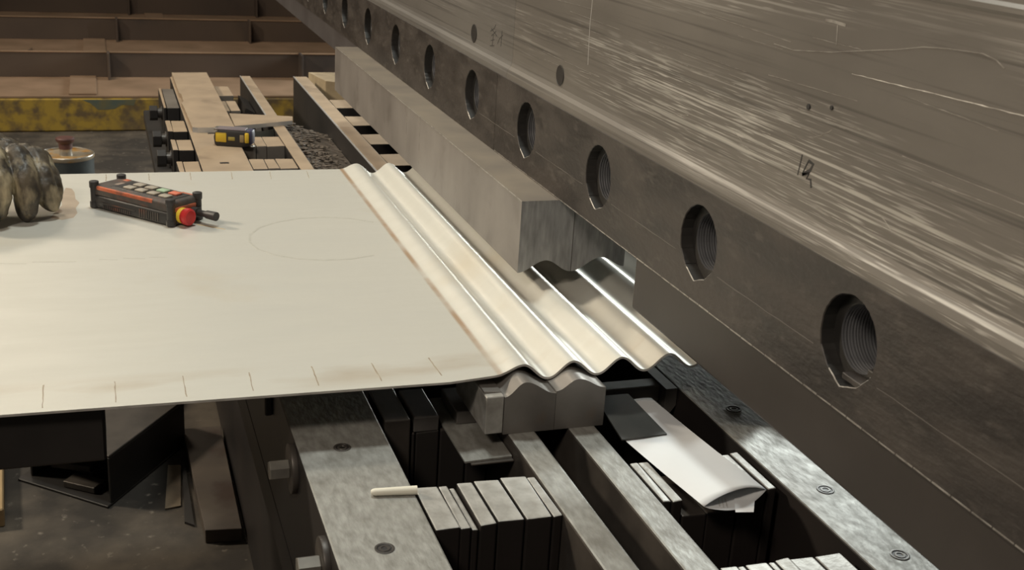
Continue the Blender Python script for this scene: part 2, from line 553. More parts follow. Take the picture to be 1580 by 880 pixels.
# tall blocks under the sheet
shim(.3175, .3510, 1.340, 1.44, ZB-.002, 'tall steel block under the sheet edge, beside the left side rail', 'blocks under the sheet edge', mid_m, dull_m)
shim(.3535, .3575, 1.342, 1.44, ZB-.023, 'thin dark shim under the leftmost small square bar', 'shims under the small bars', dull_m, dark_m)
shim(.3590, .3900, 1.343, 1.44, ZB-.0225, 'wide dark shim under the leftmost small square bar', 'shims under the small bars', dull_m, dark_m)
shim(.3915, .4270, 1.344, 1.44, ZB-.0225, 'wide dark shim under the thin loose plates', 'shims under the small bars', dull_m, dark_m)
shim(.4285, .4565, 1.344, 1.44, ZB-.0225, 'dark shim beside the left die rail under the thin loose plates', 'shims under the small bars', dull_m, dark_m)
tag(B().box(.3560, .3890, 1.343, 1.43, ZB-.0222, ZB-.001, .0015, 2).obj('square_bar', mid_m),
    'small square steel bar lying beside the tall block under the sheet edge', 'steel bar')
tag(B().box(.4130, .4460, 1.3445, 1.42, ZB-.0171, ZB+.001, .0015, 2).obj('square_bar', mid_m),
    'small square steel bar on the thin loose plates, beside the wavy die', 'steel bar')
tag(B().poly([(.402, 1.252, -.0848), (.4625, 1.256, -.0848), (.4490, 1.43, -.0848), (.3990, 1.43, -.0848)][::-1] and
             [(.3955, 1.2445, -.0848), (.4570, 1.2475, -.0848), (.4570, 1.43, -.0848), (.3955, 1.43, -.0848)], .0024).obj('thin_plate', rail_m),
    'thin grey steel plate jutting out in front of the small square bar', 'steel plate')
tag(B().box(.4030, .4575, 1.2405, 1.43, -.0898, -.0874, .0006).obj('thin_plate', dull_m),
    'thin grey steel plate peeking out below the other jutting plate', 'steel plate')

# right side rows
R1 = [(.5790, .5905, .0, shim_m), (.5915, .6040, -.001, shim_m), (.6055, .6380, -.022, dull_m), (.6390, .6760, -.022, dull_m), (.6775, .7130, -.002, shim_m), (.7150, .7265, .0, shim_m)]
lab = ['narrow bright shim against the right die rail, left of the paper', 'second narrow bright shim from the right die rail, left of the paper',
       'low dark brown shim left of the paper', 'low dark shim hidden mostly under the paper', 'wide bright shim under the right edge of the paper',
       'narrow bright shim right of the paper, beside the right side rail']
for (a, c_, d, m), l in zip(R1, lab):
    shim(a, c_, 1.0745, 1.170, ZB-.001+d, l, 'shims in the near right row', m)
R2 = [(.5790, .5985), (.6000, .6070), (.6085, .6330), (.6350, .6420), (.6440, .6600), (.6620, .6900), (.6920, .7240)]
d2 = ['wide', 'thin', 'wide', 'thin', 'narrow', 'wide', 'wide']
for i, (a, c_) in enumerate(R2):
    shim(a, c_, .83, .9355+.002*random.random(), ZB-.001-.002*random.random(), f'{d2[i]} bright shim, {ords[i]} from left at the bottom edge of the photo', 'shims in the nearest right row')

# bars behind the die on the right
tag(B().poly([(.6020, 1.376, ZB-.001), (.7175, 1.376, ZB-.001), (.7175, 1.402, ZB-.001), (.6020, 1.402, ZB-.001)], .024, bev=.0012).obj('flat_bar', mid_m),
    'dark flat bar lying across behind the right end of the wavy die', 'steel bar')
tag(B().prism([(.7190, ZB), (.7480-.012, ZB), (.7480-.012, ZB-.026), (.7245, ZB-.042), (.7190, ZB-.042)], 1.360, 1.44).obj('stop_block', mid_m),
    'dark steel block with a cut off corner beside the right side rail', 'steel block')
shim(.6000, .6550, 1.345, 1.44, ZB-.026, 'dark low shim under the dark flat bar behind the paper', 'shims behind the paper', dull_m, dark_m)
shim(.6570, .7175, 1.345, 1.44, ZB-.026, 'wide dark low shim behind the top end of the paper', 'shims behind the paper', dull_m, dark_m)
shim(.7190, .7360, 1.357, 1.44, ZB-.0423, 'dark low shim under the steel block with the cut off corner', 'shims behind the paper', dull_m, dark_m)

# ------------------------------------------------------------------ far end of the bed
for (y0, y1), pos in zip(((3.055, 3.185), (2.85, 2.96), (2.635, 2.74), (2.43, 2.53)), ('beside the bent strip end', 'left of the tape measure', 'just behind the far sheet edge', 'under the far sheet edge')):
    shim(.1515, .1640, y0, y1, ZB-.001, f'narrow dusty shim left of the dusty rail, {pos}', 'dusty shims left of the rail', dust_m, dark_m, z0=-.1635)
    shim(.1650, .2000, y0, y1, ZB-.002, f'wide dusty shim left of the dusty rail, {pos}', 'dusty shims left of the rail', dust_m, dark_m, z0=-.1635)
shim(.1580, .1660, 3.37, 3.66, ZB-.004, 'thin upright dusty plate beside the far grey block', 'far blocks', dust_m, dark_m, z0=-.1635)
shim(.1675, .2000, 3.37, 3.66, ZB-.006, 'grey weathered block at the far left of the bed', 'far blocks', dustside_m, dark_m, z0=-.1635)
for y, where in ((3.46, 'beside the far grey block'), (3.13, 'farther of the middle two'), (2.92, 'nearer of the middle two'), (2.69, 'nearest the steel sheet')):
    xx = .1510 if y < 3.3 else .1575
    t = thing('clamp_bolt', (xx-.012, y, -.105), f'black clamp bolt sticking out left of the far shims, {where}', 'bolt', 'clamp bolts at the far left')
    B().cyl((xx-.034, y, -.105), (xx-.012, y, -.105), .021, n=6, bev=.0015).obj('bolt_head', dark_m, t)
    B().cyl((xx-.012, y, -.105), (xx-.003, y, -.105), .014, n=20).obj('shank', dull_m, t)
    B().cyl((xx-.003, y, -.105), (xx, y, -.105), .019, n=24).obj('washer', dull_m, t)
for (y0, y1), pos in zip(((2.875, 2.98), (2.655, 2.745)), ('just right of the tape measure', 'next to the far sheet edge')):
    for (a, c_), nm in zip(((.3135, .3460), (.3470, .3720), (.3730, .4145)), ('left', 'middle', 'right')):
        shim(a, c_, y0, y1, ZB-.001, f'{nm} dusty shim of three {pos}', 'dusty shims right of the rail', dust_m, dustside_m)
for (a, c_, y0, y1, l) in ((.3135, .3300, 3.31, 3.45, 'narrow dusty grey block right of the raised far plate'), (.3310, .3580, 3.31, 3.45, 'wide dusty grey block right of the raised far plate'),
                           (.3200, .3620, 3.53, 3.68, 'dusty grey block at the far end, right of the raised plate')):
    shim(a, c_, y0, y1, ZB-.002, l, 'far grey blocks', dust_m, dustside_m)
for y, where in ((3.40, 'farthest'), (3.165, 'second farthest'), (2.94, 'third farthest'), (2.72, 'nearest')):
    shim(.6270, .7350, y-.058, y+.058, ZB-.002, f'{where} tan dusty shim beside the long forming block', 'dusty shims beside the forming block', dust_m, dark_m)
tag(B().poly([(.668, 3.74, -.064), (.735, 3.70, -.064), (.735, 3.90, -.064), (.640, 3.90, -.064)], .18).obj('end_block', M('straw dust', (.50, .40, .25), (.36, .28, .18), 20, rough=.9)),
    'straw coloured dusty block at the far end behind the forming block', 'steel block')
# raised plate on the far rail (with a notch), flat bar, bent strip
pts = [(.2095, 3.035), (.222, 3.028), (.3125, 3.035), (.3125, 3.835), (.2075, 3.83), (.2075, 3.49), (.2125, 3.47), (.2105, 3.37), (.2040, 3.35), (.2060, 3.30)]
o = B().poly([(x, y, -.0545) for x, y in pts], .0128).obj('cover_plate', dust_m)
paint(o, edge_m, lambda p: p.normal.y < -.5)
tag(o, 'tan dusty notched plate lying on the far end of the left rail', 'steel plate')
o = B().poly([(.3150, 3.055, -.057), (.3700, 3.075, -.057), (.4700, 3.115, -.057), (.4780, 3.17, -.057), (.318, 3.215, -.057)], .0102).obj('loose_plate', dust_m)
paint(o, edge_m, lambda p: p.normal.y < -.5)
tag(o, 'tan dusty flat bar lying crosswise on the rails behind the tape measure', 'steel bar')
s = B()
cv = [(.318, 3.05), (.350, 3.035), (.385, 3.040), (.412, 3.062), (.4245, 3.090)]
t = bmesh.new()
lo_ = [t.verts.new((x, y, -.125)) for x, y in cv]
hi_ = [t.verts.new((x, y, -.0675)) for x, y in cv]
for k in range(4):
    t.faces.new((lo_[k], lo_[k+1], hi_[k+1], hi_[k]))
bmesh.ops.solidify(t, geom=list(t.faces), thickness=.003)
s.add(t)
tag(s.obj('bent_strip', M('galvanised strip', (.24, .25, .235), (.17, .17, .16), 12, metal=.4, rough=.45), smooth=True), 'grey bent steel strip curling below the loose flat bar', 'steel strip')
# scale and debris between rail and tall dusty rail
s = B()
for i in range(420):
    y = random.uniform(2.45, 3.2); x = .460+abs(random.gauss(0, .045)); x = min(x, .566)
    r = random.uniform(.003, .0085)
    t = bmesh.new()
    bmesh.ops.create_icosphere(t, subdivisions=1, radius=r)
    hz = ZB-.012-(x-.460)*.25+random.uniform(-.006, .004)
    for v in t.verts:
        v.co = Vector((v.co.x*random.uniform(.6, 1.4), v.co.y*random.uniform(.6, 1.4), v.co.z*.35))+Vector((x, y, hz))
    s.add(t)
s.prism([(.4490, -.2512), (.5800, -.2512), (.5800, ZB-.052), (.5000, ZB-.030), (.4490, ZB-.014)], 2.42, 3.22, 6)
tag(s.obj('scale_debris', debris_m), 'dark flaky mill scale piled in the gap between the two far dusty rails', 'debris', kind='stuff')
tag(B().prism([(.37, -.25), (.405, -.25), (.412, -.10), (.385, -.085)], 3.42, 3.62).obj('wedge_block', dark_m), 'dark wedge leaning under the far narrow rail', 'steel wedge')
tag(B().cyl((.395, 3.30, -.135), (.411, 3.30, -.135), .03, n=6, bev=.002).cyl((.36, 3.30, -.135), (.396, 3.30, -.135), .014, n=16).obj('jack_screw', dull_m),
    'dark hex jack screw under the far narrow rail', 'bolt')

# ------------------------------------------------------------------ lower die
A0 = .0102
def wave(x, c0, p, amp, mid):
    return mid+amp*math.cos(2*math.pi*(x-c0)/p)


def die(x0, x1, y0, y1, zc, zt, xc, label, grp, zbase=ZB+.0002, m=die_m, name='lower_die', spacer=False):
    """block whose top carries one wave crest at xc"""
    n = 28
    top = []
    for i in range(n+1):
        x = x0+(x1-x0)*i/n
        h = (xc-x0) if x < xc else (x1-xc)
        u = min(1, abs(x-xc)/h)
        top.append((x, zt+(zc-zt)*(.5+.5*math.cos(math.pi*u))))
    t = thing(name, ((x0+x1)/2, (y0+y1)/2, zbase), label, 'die', grp)
    s = B().prism([(x0, zbase)]+top+[(x1, zbase)], y0, y1)
    o = s.obj('die_block', m, t, smooth=True)
    if spacer:
        B().box(.4285, .4515, y0+.0005, y1, -.0655, -.0150, .001).obj('side_plate', shim_m, t, label='pale ground side plate')
        B().prism([(.4285, -.015), (.4515, -.015), (.4515, -.0145), (.4285, -.012)], y0+.012, y1).obj('top_step', die_m, t)
    return t


die(.4520, .5195, 1.272, 1.405, .0015, -.0165, .4785, 'left block of the wavy lower die under the sheet edge', 'front lower die blocks', spacer=True)
die(.5200, .5870, 1.272, 1.405, .0002, -.0140, .5490, 'right block of the wavy lower die under the sheet edge', 'front lower die blocks')

# ------------------------------------------------------------------ the sheet
XC, PER = .4866, .0676
def zs(x):
    if x < .452:
        return 0.0
    if x < XC:
        u = (x-.452)/(XC-.452)
        return .0112*(.5-.5*math.cos(math.pi*u))-.0010*math.sin(math.pi*u)*0
    return .0009+.0103*math.cos(2*math.pi*(x-XC)/PER)


TH = .003
XL, XR = -.62, 1.30
xs = [XL+(.44-XL)*i/20 for i in range(21)]
n = 300
xs += [.44+(XR-.44)*(i+1)/n for i in range(n)]
def yn(x): return 1.3025-.018*(x+.12)*.9 if x < .40 else (1.2933+min(1, (x-.40)/.06)*.0125)
sh = bmesh.new()
rows = []
NY = 14
for j in range(NY+1):
    rows.append(([], []))
    for x in xs:
        y = yn(x)+(2.372-.012*(x+.1)-yn(x))*j/NY
        z = zs(x)
        dz = (zs(x+.0005)-zs(x-.0005))/.001
        nn = Vector((-dz, 0, 1)).normalized()
        rows[-1][0].append(sh.verts.new((x, y, z)))
        rows[-1][1].append(sh.verts.new(Vector((x, y, z))-nn*TH))
nx = len(xs)
for j in range(NY):
    for i in range(nx-1):
        a, c_ = rows[j], rows[j+1]
        sh.faces.new((a[0][i], a[0][i+1], c_[0][i+1], c_[0][i]))
        sh.faces.new((a[1][i], c_[1][i], c_[1][i+1], a[1][i+1]))
for i in range(nx-1):
    for j in (0, NY):
        a = rows[j]
        sh.faces.new((a[0][i], a[1][i], a[1][i+1], a[0][i+1]) if j == 0 else (a[0][i], a[0][i+1], a[1][i+1], a[1][i]))
for j in range(NY):
    for i in (0, nx-1):
        sh.faces.new((rows[j][0][i], rows[j+1][0][i], rows[j+1][1][i], rows[j][1][i]))
bmesh.ops.recalc_face_normals(sh, faces=sh.faces)
sheet = thing('steel_sheet', (.1, 1.83, 0), 'large flat stainless steel sheet with four corrugations pressed along its right side', 'steel sheet')
sb = B(); sb.bm.free(); sb.bm = sh
so = sb.obj('corrugated_sheet', sheet_m, sheet, smooth=True)
paint(so, M('cut sheet edge', (.62, .60, .56), (.42, .40, .37), 40, metal=.2, rough=.5), lambda p: p.normal.y < -.9)
T = [(-.082, 1.376, -.081, 1.312), (-.003, 1.371, -.003, 1.312), (.075, 1.373, .075, 1.312), (.153, 1.369, .151, 1.314), (.23, 1.373, .229, 1.314),
     (.305, 1.37, .306, 1.313), (.38, 1.373, .382, 1.315), (-.158, 1.374, -.157, 1.312), (.0, 2.362, -.001, 2.312), (.078, 2.362, .077, 2.309), (.156, 2.362, .154, 2.306), (.235, 2.362, .231, 2.303), (.31, 2.357, .305, 2.298),
     (.383, 2.355, .379, 2.298)]
for x0, y0, x1, y1 in T:
    n = 7
    pts = [(x0+(x1-x0)*i/n+random.uniform(-.0004, .0004), y0+(y1-y0)*i/n, .0) for i in range(n+1)]
    B().ribbon(pts, [random.uniform(.0008, .0020) for _ in pts[:-1]]+[.0012], (0, 0, 1), .0002).obj('bend_mark', mark_m, sheet, label='short dark bend line mark')
arc = [(.44, 1.983), (.405, 2.01), (.361, 2.024), (.315, 2.021), (.273, 2.003), (.24, 1.973), (.221, 1.935), (.216, 1.894), (.225, 1.855), (.248, 1.822), (.28, 1.798), (.319, 1.786), (.361, 1.786), (.401, 1.8)]
B().ribbon([(x, y, 0) for x, y in arc], .004, (0, 0, 1), .0002).obj('ring_scuff', faint_m, sheet, label='faint curved ring mark')
s = B()
for x0, x1 in ((-.157, -.12), (-.112, -.05), (-.017, .01), (.018, .05), (.056, .082)):
    s.ribbon([(x0, 1.84-.0005*random.random()*4, 0), ((x0+x1)/2, 1.836, 0), (x1, 1.833, 0)], [.0012, .002, .001], (0, 0, 1), .0002)
s.obj('dashed_scuff', faint_m, sheet)
B().ribbon([(.140, 2.008, 0), (.160, 1.992, 0), (.185, 1.972, 0)], [.003, .0045, .002], (0, 0, 1), .0002).obj('stain_streak', M('amber stain', (.55, .40, .22), rough=.5), sheet)
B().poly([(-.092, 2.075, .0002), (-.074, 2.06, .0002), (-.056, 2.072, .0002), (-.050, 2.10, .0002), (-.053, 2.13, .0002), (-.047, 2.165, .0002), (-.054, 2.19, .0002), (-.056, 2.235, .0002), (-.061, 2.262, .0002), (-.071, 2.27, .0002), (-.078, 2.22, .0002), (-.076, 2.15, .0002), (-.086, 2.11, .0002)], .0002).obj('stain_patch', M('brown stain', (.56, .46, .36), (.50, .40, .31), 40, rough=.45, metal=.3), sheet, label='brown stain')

# support arm below the sheet
o = thing('support_arm', (-.5, 1.33, ZF), 'black steel support arm under the left near edge of the sheet', 'support arm')
B().box(-.70, -.016, 1.315, 1.40, -.075, -.0032, .003).obj('arm_bar', dark_m, o)
B().box(-.62, -.52, 1.32, 1.40, ZF, -.075, .003).obj('post', dark_m, o)
B().box(-.69, -.45, 1.25, 1.47, ZF, ZF+.012, .002).obj('foot_plate', dark_m, o)

# ------------------------------------------------------------------ ram (upper beam)
RX = .634
ZBB, ZBT = .1404, .2719
HZ, HR = .2098, .0436
HY = [.5592+.3012*i for i in range(0, 18)]
ram = thing('press_ram', (.75, 2.5, ZBB), 'massive scratched upper ram of the press with a row of round holes', 'press ram')


def hole_r(a):
    """radius of the hole outline, flame cut to a point at the bottom"""
    key = [(-150, HR*1.0), (-122, HR*.97), (-88, HR*1.04), (-52, HR*.97), (-25, HR*1.0)]
    d = math.degrees(a)
    for (a0, q0), (a1, q1) in zip(key, key[1:]):
        if a0 <= d <= a1:
            # straight facet between two corner points
            p0 = Vector((q0*math.cos(math.radians(a0)), q0*math.sin(math.radians(a0))))
            p1 = Vector((q1*math.cos(math.radians(a1)), q1*math.sin(math.radians(a1))))
            dd = Vector((math.cos(a), math.sin(a)))
            e = p1-p0
            den = dd.x*e.y-dd.y*e.x
            return (p0.x*e.y-p0.y*e.x)/den
    return HR


def bar_segment(y0, y1, hys, name, label=None):
    t = bmesh.new()
    DEP = .062
    XB = RX+.092
    edges = [y0]+[(a+c_)/2 for a, c_ in zip(hys, hys[1:])]+[y1]
    hole_faces = []
    for hy, ya, yb_ in zip(hys, edges, edges[1:]):
        angs = [2*math.pi*k/56-math.pi for k in range(56)]
        cor = [math.atan2(z-HZ, y-hy) for y in (ya, yb_) for z in (ZBB, ZBT)]
        angs = sorted(angs+cor+[math.radians(v) for v in (-150, -122, -88, -52, -25)])
        outer, inner, chf, deep = [], [], [], []
        for a in angs:
            cx, sx_ = math.cos(a), math.sin(a)
            ts = []
            if cx > 1e-9: ts.append((yb_-hy)/cx)
            if cx < -1e-9: ts.append((ya-hy)/cx)
            if sx_ > 1e-9: ts.append((ZBT-HZ)/sx_)
            if sx_ < -1e-9: ts.append((ZBB-HZ)/sx_)
            tt = min(ts)
            outer.append(t.verts.new((RX, hy+cx*tt, HZ+sx_*tt)))
            r = hole_r(a)+random.uniform(-.0004, .0004)
            inner.append(t.verts.new((RX, hy+cx*(r+.0009), HZ+sx_*(r+.0009))))
            chf.append(t.verts.new((RX+.0009, hy+cx*r, HZ+sx_*r)))
            deep.append(t.verts.new((RX+.015, hy+cx*r, HZ+sx_*r)))
        n = len(angs)
        R2 = .0325
        rings = [[t.verts.new((RX+.015+.0017*q, hy+math.cos(a)*(R2-.00045*(q % 2)), HZ+.001+math.sin(a)*(R2-.00045*(q % 2)))) for a in angs] for q in range(32)]
        for k in range(n):
            k2 = (k+1) % n
            t.faces.new((outer[k], outer[k2], inner[k2], inner[k]))
            f = t.faces.new((inner[k], inner[k2], chf[k2], chf[k]))
            am = math.degrees(angs[k])
            f.material_index = 2 if (-178 < am < -60) else 0  # worn rim: bright steel on the lower arc paints in its glint
            f = t.faces.new((chf[k], chf[k2], deep[k2], deep[k]))
            f.material_index = 1
            f = t.faces.new((deep[k], deep[k2], rings[0][k2], rings[0][k]))
            f.material_index = 1
            for q in range(31):
                f = t.faces.new((rings[q][k], rings[q][k2], rings[q+1][k2], rings[q+1][k]))
                f.material_index = 3
        f = t.faces.new(rings[-1])
        f.material_index = 1
    v = [[t.verts.new((x, y, z)) for z in (ZBB, ZBT)] for x in (RX, XB) for y in (y0, y1)]
    a0, a1, b0, b1 = v
    t.faces.new((a0[0], a1[0], b1[0], b0[0]))
    t.faces.new((a0[1], b0[1], b1[1], a1[1]))
    t.faces.new((b0[0], b1[0], b1[1], b0[1]))
    t.faces.new((a0[0], b0[0], b0[1], a0[1]))
    t.faces.new((a1[0], a1[1], b1[1], b1[0]))
    bmesh.ops.remove_doubles(t, verts=t.verts, dist=1e-6)
    bmesh.ops.recalc_face_normals(t, faces=t.faces)
    s = B(); s.add(t)
    return s.obj(name, [bar_m, hole_m, scratch_m, plug_m], ram, label=label)


bar_near = bar_segment(.40, 1.9210, HY[:5], 'clamp_bar')
bar_far = bar_segment(1.9222, 5.90, HY[5:18], 'clamp_bar')
B().box(RX+.006, RX+.030, .8215, .8330, .1860, .1935, .0008).obj('key_block', dull_m, bar_near)
B().box(RX+.0005, RX+.014, .8225, .862, .1730, .1790, .0008).obj('key_plate', bar_m, bar_near)
# ram plates
prof = [(RX+.002, ZBT), (RX+.0025, .2800), (RX+.0042, .2865), (RX+.0085, .2915), (RX+.0104, .2975), (RX+.011, .306), (RX+.011, .517), (RX+.0095, .5200), (RX+.0095, .524), (RX+.0125, .527), (RX+.0125, 1.15), (.86, 1.15), (.86, ZBT)]
pn = B().prism(prof, .40, 1.8805).obj('ram_plate', ram_m, ram)
paint(pn, rambrown_m, lambda p: p.center.z+ZBB > .44 and p.normal.x < -.5 and False)
pf = B().prism(prof, 1.8812, 6.2).obj('ram_plate', ramfar_m, ram, label='smoother far ram plate')
XS = RX+.011
# round through holes in the ram face
def face_hole(y, z, r):
    s = B().lathe([(r*1.12, -.0004), (r*1.04, -.0008), (r, .0004), (r*.98, .0006), (.0001, .0006)], (XS-.0004, y, z), axis='X', n=28)
    return s.obj('bolt_hole', [dark_m], pn if y < 1.88 else pf, smooth=True, label='dark round hole')
face_hole(1.6588, .3145, .0138)
face_hole(2.103, .3135, .0150)
# weld seam, scratches, handwriting on the ram face
def on(pts, x=XS): return [(x, y, z) for y, z in pts]
NX = (-1, 0, 0)
s = B()
wl = [(.62+.008*i, .4520-.0075*(i*.008)/.24+random.uniform(-.0003, .0003)) for i in range(40)]
s.tube(on(wl), [.0003+.0009*random.random()*(1-i/44) for i in range(40)], 6)
s.obj('weld_seam', scratch_m, pn, label='thin bright weld seam')
s = B().ribbon(on([(1.0715, .4485), (1.034, .4477), (.9676, .4561), (.9316, .4627), (.8708, .4734), (.8382, .4804), (.8067, .4838), (.7655, .4863), (.7493, .4838), (.7394, .4792)]), .0008, NX, .0003)
s.obj('curved_scratch', scratch_m, pn)
s = B()
rs = random.Random(3)
for k in range(34):
    y, z = rs.uniform(.75, 1.85), rs.uniform(.305, .47)
    L_ = rs.uniform(.04, .22)
    dz = rs.uniform(-.006, .006)
    m = 14
    pts = [(y-L_*i/m, z+dz*i/m+rs.uniform(-.00025, .00025)) for i in range(m+1)]
    s.ribbon(on(pts), [rs.uniform(.0001, .0007) for _ in pts], NX, .00015)
for y, z, L_, dz in ((.985, .3725, .035, .014), (1.13, .345, .03, -.012), (1.29, .333, .05, .008), (1.02, .300, .02, -.008), (.86, .330, .022, -.010), (1.42, .372, .06, .006)):
    pts = [(y-L_*i/8, z+dz*(i/8)**1.5+rs.uniform(-.0004, .0004)) for i in range(9)]
    s.ribbon(on(pts), [rs.uniform(.0003, .0009) for _ in pts], NX, .00015)
s.obj('scratches', scratch_m, pn)
s = B().ribbon(on([(1.5525, .4361+.08), (1.5594, .4003), (1.5556, .3473)]), .0022, NX, .0002)
s.obj('chalk_line', M('pale smear', (.32, .30, .28), rough=.6), pn, label='pale vertical smear')
s = B()
s.ribbon(on([(.9861, .4829), (.9748, .4835), (.9523, .4827)]), .0028, NX, .0003)
s.ribbon(on([(.9652, .4813), (.9624, .4634)]), .0014, NX, .0003)
s.obj('scribed_t_mark', scratch_m, pn, label='bright scraped T mark')
s = B()
s.ribbon(on([(.9933, .3528), (.995, .3406), (.9965, .3314)]), .0014, NX, .0003)
ch = [(.9811, .3496), (.9723, .3482), (.9761, .3412), (.9885, .3339)]
s.ribbon(on(ch), .0034, NX, .0003)
s.ribbon(on([(.981, .3492), (.985, .342), (.9885, .3339)]), .0017, NX, .0003)
s.ribbon(on([(.9885, .3339), (.9762, .3381), (.9803, .3319), (.973, .3328), (.9701, .3253)]), .0026, NX, .0003)
s.obj('marker_writing', ink_m, pn, label='black handwritten marker characters')
s = B()
for st_ in [[(1.9787, .3461), (1.9873, .3382), (2.0069, .331)], [(2.0023, .3362), (1.9703, .3283)], [(1.9754, .3354), (2.0002, .324)], [(1.9893, .3278), (1.9912, .3163)],
            [(2.0027, .3157), (1.984, .3196)], [(2.005, .3063), (1.9823, .3097)], [(1.9912, .3163), (1.9936, .308)], [(1.9428, .341), (1.9445, .3297), (1.9454, .3141)],
            [(1.9644, .3157), (1.9549, .326), (1.9379, .334)]]:
    s.ribbon(on(st_), .0016, NX, .0003)
s.obj('marker_writing', M('faded ink', (.055, .05, .046), rough=.6), pf, label='faded handwritten characters')
s = B().cyl((XS-.0012, .9935, .3998), (XS+.001, .9935, .3998), .0028, n=12)
s.obj('burn_spot', ink_m, pn)
s = B().cyl((XS-.0012, .955, .4065), (XS+.001, .955, .4065), .0022, n=12)
s.obj('burn_spot', ink_m, pn)

s = B()
for k in range(60):
    y = .42+k*.025
    s.ribbon([(RX, y, ZBB+.0009+random.uniform(-.0002, .0002)), (RX, y+.0235, ZBB+.0009+random.uniform(-.0002, .0002))], random.uniform(.0008, .0018), NX, .0002)
s.obj('edge_highlight', scratch_m, bar_near, label='painted highlight along the lower edge')  # bright ribbons paint in the highlight along the bar's lower edge
scored_m = M('scored steel', (.12, .105, .092), rough=.5)
for h0, h1 in zip(HY[:5], HY[1:6]):
    m = 9
    B().ribbon([(RX, h0+.052+(h1-h0-.104)*i/m, .1865+rs.uniform(-.0005, .0005)) for i in range(m+1)], [rs.uniform(.0003, .0014) for _ in range(m+1)], NX, .0002).obj('scored_line', scored_m, bar_near if h1 < 1.9 else bar_far)
# punches clamped under the bar
o = B().box(RX+.0045, RX+.072, .40, 1.3290, .0690, ZBB-.0006, .003, 2).obj('punch', punch_m)
tag(o, 'plain dark brown punch bar hanging under the near half of the ram', 'punch')
o = B().box(RX+.003, RX+.072, 3.096, 5.90, .0805, ZBB-.0006, .002, 2).obj('punch', punch_far_m)
tag(o, 'grey punch bar hanging under the far end of the ram, beyond the forming block', 'punch')


def upper(x0, x1, xc, z0, zc, z1, name, label):
    n = 36
    pts = []
    for i in range(n+1):
        x = x0+(x1-x0)*i/n
        if x < xc:
            u = (xc-x)/(xc-x0); zt = z0
        else:
            u = (x-xc)/(x1-xc); zt = z1
        pts.append((x, zt+(zc-zt)*(.5+.5*math.cos(math.pi*u))))
    t = thing(name, ((x0+x1)/2, 2.34, min(z0, z1)), label, 'forming block', 'upper forming blocks')
    s = B().prism(pts+[(x1, ZBB-.0006), (x0, ZBB-.0006)], 1.600, 3.092)
    o = s.obj('block_body', block_m, t, smooth=True)
    paint(o, blockend_m, lambda p: p.normal.y < -.9)
    paint(o, blocktop_m, lambda p: p.normal.z > .9)
    return t


u1 = upper(.576, .6609, .6200, .0286, .0462, .0272, 'upper_forming_block', 'long grey wavy-bottomed forming block on the left, showing its long side face')
u2 = upper(.6620, .749, .7100, .0272, .0472, .0312, 'upper_forming_block', 'long grey wavy-bottomed forming block tucked under the holed bar')
B().box(.5755, .5766, 1.600, 3.092, ZBB-.0018, ZBB-.0002, .0003).obj('bright_corner', scratch_m, u1, label='thin bright worn corner')
for y in (2.205, 2.31):
    B().ribbon([(.576, y, .045), (.576, y, .137)], .0016, NX, .0002).obj('scribed_line', scratch_m, u1, label='thin vertical scribed line')

# ------------------------------------------------------------------ paper on the shims
t = bmesh.new()
P0 = [Vector((.6560, 1.331, -.0655)), Vector((.5965, 1.2165, -.0655)), Vector((.6175, 1.048, -.0655))]
nu, nv = 14, 26
def pl(v, left):
    a = [(.6190, 1.335), (.5965, 1.2165), (.6175, 1.048)] if left else [(.6820, 1.331), (.6965, 1.167), (.7085, 1.068)]
    u = v*2
    i = 0 if u < 1 else 1
    f = u-i
    p, q = Vector(a[i]), Vector(a[i+1])
    return p.lerp(q, f)
top, bot = [], []
for j in range(nv+1):
    v = j/nv
    l, r = pl(v, True), pl(v, False)
    open_ = max(0, (v-.45)/.55)**1.6
    rt_, rb_ = [], []
    for i in range(nu+1):
        u = i/nu
        p = l.lerp(r, u)
        prof_ = math.sin(math.pi*u)
        zt = -.0655+.0008+open_*.011*prof_+.0006*math.sin(u*9+v*7)
        zb = -.0655-open_*.0062*prof_+.0001*0
        rt_.append(t.verts.new((p.x, p.y, zt)))
        rb_.append(rt_[-1] if i in (0, nu) else t.verts.new((p.x, p.y-.012*open_*prof_, zb)))
    top.append(rt_); bot.append(rb_)
for j in range(nv):
    for i in range(nu):
        t.faces.new((top[j][i], top[j][i+1], top[j+1][i+1], top[j+1][i]))
        q = []
        for vv in (bot[j][i], bot[j+1][i], bot[j+1][i+1], bot[j][i+1]):
            if vv not in q: q.append(vv)
        if len(q) > 2: t.faces.new(q)
paper = thing('paper_sleeve', (.655, 1.19, -.0655), 'white folded paper sleeve with an open end lying on the shims', 'paper')
s = B(); s.add(t)
po = s.obj('sleeve_paper', paper_m, paper, smooth=True)
m_ = po.modifiers.new('thickness', 'SOLIDIFY'); m_.thickness = .0004
s = B()
s.poly([(.664, 1.062, -.0672), (.6845, 1.052, -.0675), (.671, 1.030, -.068), (.650, 1.034, -.0677)], .0004)
s.obj('paper_flap', paper_m, paper, label='small folded flap')
s = B()
for k in range(3):
    s.ribbon([(.640+.004*k, 1.052-.0015*k, -.0698), (.648+.004*k, 1.070, -.0698)], .0006, (0, 0, 1), .0002)
s.obj('printed_lines', faint_m, paper)
# dark plate on the paper
s = B().poly([(.5905, 1.2185, -.0618), (.6535, 1.2215, -.0618), (.6540, 1.345, -.0618), (.6050, 1.345, -.0618)], .0022)
tag(s.obj('dark_plate', M('dark grey plate', (.07, .066, .058), (.04, .038, .034), 16, metal=.4, rough=.45)), 'thin dark grey plate lying on the upper end of the paper', 'steel plate')
